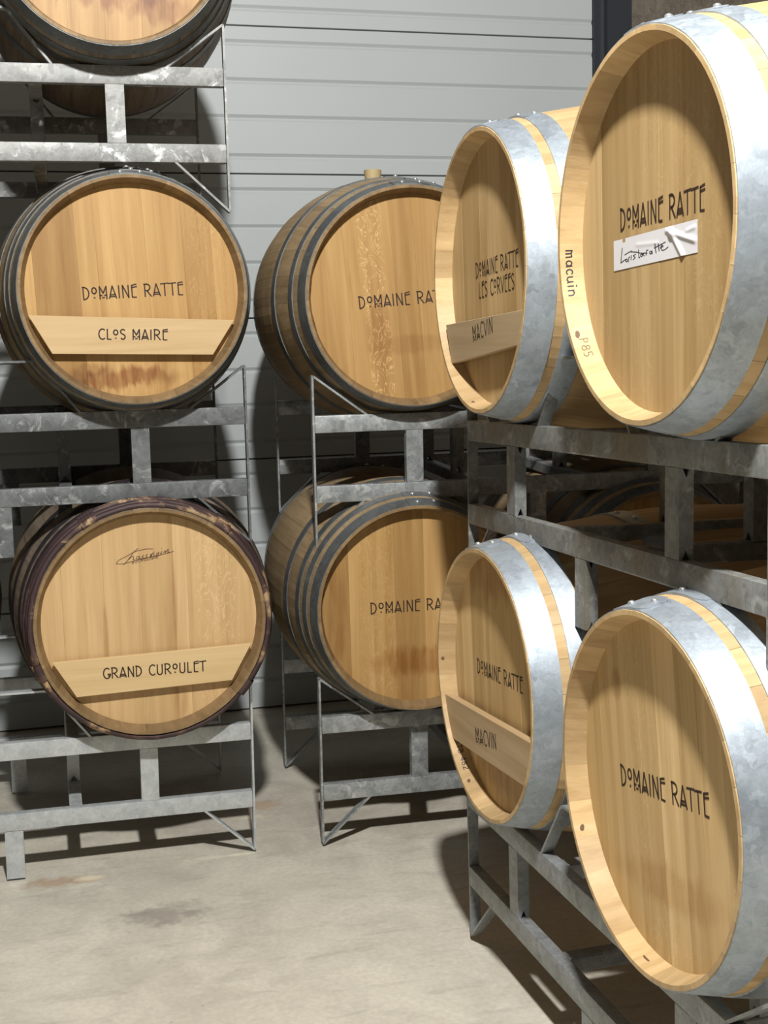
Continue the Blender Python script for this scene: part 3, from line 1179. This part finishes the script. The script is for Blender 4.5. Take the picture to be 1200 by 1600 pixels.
# floor
g = NT('worn_concrete')
c = g.coord()
n1 = g.noise(c, .9, 5, .6, .4)
n2 = g.noise(c, 5.5, 6, .62, .8)
n3 = g.noise(g.mapping(c, (2.0, 7.0, 1)), 3.0, 5, .6, .6)
col = g.mix(g.rng(n1, .35, .7), (.50, .462, .385), (.66, .62, .525))
col = g.mix(g.rng(n2, .38, .66, 0, .6), col, (.78, .735, .62))
col = g.mix(g.rng(n3, .54, .74, 0, .4), col, (.33, .30, .25))
n4 = g.noise(c, 75, 3)
col = g.mix(g.rng(n4, .35, .65, 0, .18), col, (.25, .23, .19))
sep = g.n('ShaderNodeSeparateXYZ')
g.link(c, sep.inputs[0])
for fx, fy, rx, ry, cc in ((-.47, -.04, .10, .03, (.42, .26, .15)), (-.405, -.035, .035, .016, (.95, .86, .62)), (-.10, .00, .07, .012, (.80, .74, .58)), (-.03, .00, .04, .010, (.85, .8, .62)),
                           (.07, .33, .05, .05, (.50, .33, .2)), (-.25, -.30, .10, .06, (.22, .19, .17)), (.02, .25, .03, .02, (.85, .76, .55))):
    dx = g.math('DIVIDE', g.math('SUBTRACT', sep.outputs[0], fx * S), rx * S)
    dy = g.math('DIVIDE', g.math('SUBTRACT', sep.outputs[1], fy * S), ry * S)
    d = g.math('SQRT', g.math('ADD', g.math('MULTIPLY', dx, dx), g.math('MULTIPLY', dy, dy)))
    d = g.math('ADD', d, g.math('MULTIPLY', g.math('SUBTRACT', g.noise(c, 28, 4), .5), 2.4))
    col = g.mix(g.rng(d, .3, 1.3, .6, 0, True), col, cc)
sp = g.vor(c, 13, 'Distance')
col = g.mix(g.rng(sp, .0, .035, .9, 0), col, (.06, .05, .045))
g.bump(g.math('ADD', n2, g.math('MULTIPLY', n4, .3)), .002, .35)
M['floor'] = g.set(Base_Color=col, Roughness=g.rng(n2, .3, .7, .38, .62), Specular_IOR_Level=.4)
bm = bmesh.new()
box(bm, X0 * S, X1 * S, Y0 * S, (YW + .3) * S, -.2, 0)
struct('floor', bm, M['floor'])

# sectional door with grooved horizontal panels
g = NT('light_grey_coated_steel')
c = g.coord()
nn = g.noise(c, 900, 2)
g.bump(nn, .0003, .25)
col = g.mix(g.rng(g.noise(c, 1.3, 3), .3, .7), (.50, .535, .54), (.535, .57, .57))
M['door'] = g.set(Base_Color=col, Roughness=.5, Specular_IOR_Level=.4)
DX0, DX1 = X0, 1.471
door = bpy.data.objects.new('door_1', None)
COL.objects.link(door)
door['kind'] = 'structure'
door.location = (0, YW * S, 0)
PITCH, ZB = .4715, -.075


def panel_bm(z0, z1):
    H = z1 - z0
    prof_ = [(z1 - .0022, .012), (z1 - .0022, .0015), (z1 - .0035, 0)]
    full = PITCH
    top = z1
    for fr in (.105, .36, .61, .873):
        zc = top - fr * full
        if zc - .014 < z0:
            break
        prof_ += [(zc + .006, 0), (zc - .004, .0065), (zc - .006, .0065), (zc - .015, 0)]
    prof_ += [(z0 + .0035, 0), (z0 + .0022, .0015), (z0 + .0022, .012)]
    bm = bmesh.new()
    rows = []
    for z, dy in prof_:
        rows.append((bm.verts.new((DX0 * S, dy * S, z * S)), bm.verts.new((DX1 * S, dy * S, z * S))))
    for a, b in zip(rows[:-1], rows[1:]):
        bm.faces.new((a[0], b[0], b[1], a[1]))
    # body thickness
    a0, a1 = rows[0], rows[-1]
    b0 = [bm.verts.new((x * S, .045 * S, (z1 - .0022) * S)) for x in (DX0, DX1)]
    b1 = [bm.verts.new((x * S, .045 * S, (z0 + .0022) * S)) for x in (DX0, DX1)]
    bm.faces.new((a0[0], a0[1], b0[1], b0[0]))
    bm.faces.new((b0[0], b0[1], b1[1], b1[0]))
    bm.faces.new((b1[0], b1[1], a1[1], a1[0]))
    bm.faces.new([r[1] for r in rows] + [b1[1], b0[1]])
    bmesh.ops.recalc_face_normals(bm, faces=bm.faces[:])
    return bm


for k in range(0, 8):
    z0, z1 = ZB + k * PITCH, ZB + (k + 1) * PITCH
    finish('panel', panel_bm(max(z0, .004), z1), M['door'], door)
ztop = ZB + 8 * PITCH

# anthracite jamb beside the door
g = NT('anthracite_coated_steel')
M['jamb'] = g.set(Base_Color=(.030, .036, .044), Roughness=.4, Specular_IOR_Level=.5)
bm = bmesh.new()
pr = [(1.473, .03), (1.473, -.012), (1.502, -.012), (1.502, -.004), (1.512, -.004), (1.512, -.045), (1.60, -.045), (1.60, .03)]
lo = [bm.verts.new((x * S, (YW + y) * S, 0)) for x, y in pr]
hi = [bm.verts.new((x * S, (YW + y) * S, ZC * S)) for x, y in pr]
for i in range(len(pr)):
    j = (i + 1) % len(pr)
    bm.faces.new((lo[i], lo[j], hi[j], hi[i]))
bm.faces.new(hi)
bmesh.ops.recalc_face_normals(bm, faces=bm.faces[:])
struct('trim_1', bm, M['jamb'])

# masonry around it
g = NT('rough_render')
c = g.coord()
n1 = g.noise(c, 22, 8, .7, .5)
n2 = g.noise(c, 110, 4, .7)
col = g.mix(g.rng(n1, .3, .7), (.12, .10, .078), (.24, .205, .16))
col = g.mix(g.rng(n2, .5, .7, 0, .5), col, (.34, .30, .25))
g.bump(g.math('ADD', n1, g.math('MULTIPLY', n2, .4)), .012, .9)
M['render'] = g.set(Base_Color=col, Roughness=.9)
g = NT('low_bounce_wall')
c = g.coord()
M['low_bounce'] = g.set(Base_Color=g.mix(g.noise(c, 2, 3), (.035, .035, .035), (.05, .048, .045)), Roughness=.8)  # near-black so the unseen walls and ceiling bounce little light
bm = bmesh.new()
box(bm, 1.601 * S, X1 * S, YW * S, (YW + .3) * S, 0, ZC * S)
box(bm, X0 * S, 1.601 * S, YW * S, (YW + .3) * S, (ztop + .002) * S, ZC * S)
box(bm, X0 * S, 1.601 * S, (YW + .05) * S, (YW + .3) * S, 0, (ztop + .002) * S)
struct('wall_back', bm, M['render'])
bm = bmesh.new()
box(bm, X1 * S, (X1 + .2) * S, Y0 * S, (YW + .3) * S, 0, ZC * S)
struct('wall_right', bm, M['render'])
bm = bmesh.new()
box(bm, (X0 - .2) * S, X0 * S, Y0 * S, (YW + .3) * S, 0, ZC * S)
struct('wall_left', bm, M['low_bounce'])
bm = bmesh.new()
box(bm, (X0 - .2) * S, (X1 + .2) * S, (Y0 - .2) * S, Y0 * S, 0, ZC * S)
struct('wall_front', bm, M['low_bounce'])
bm = bmesh.new()
box(bm, (X0 - .2) * S, (X1 + .2) * S, (Y0 - .2) * S, (YW + .3) * S, ZC * S, (ZC + .2) * S)
struct('ceiling', bm, M['low_bounce'])
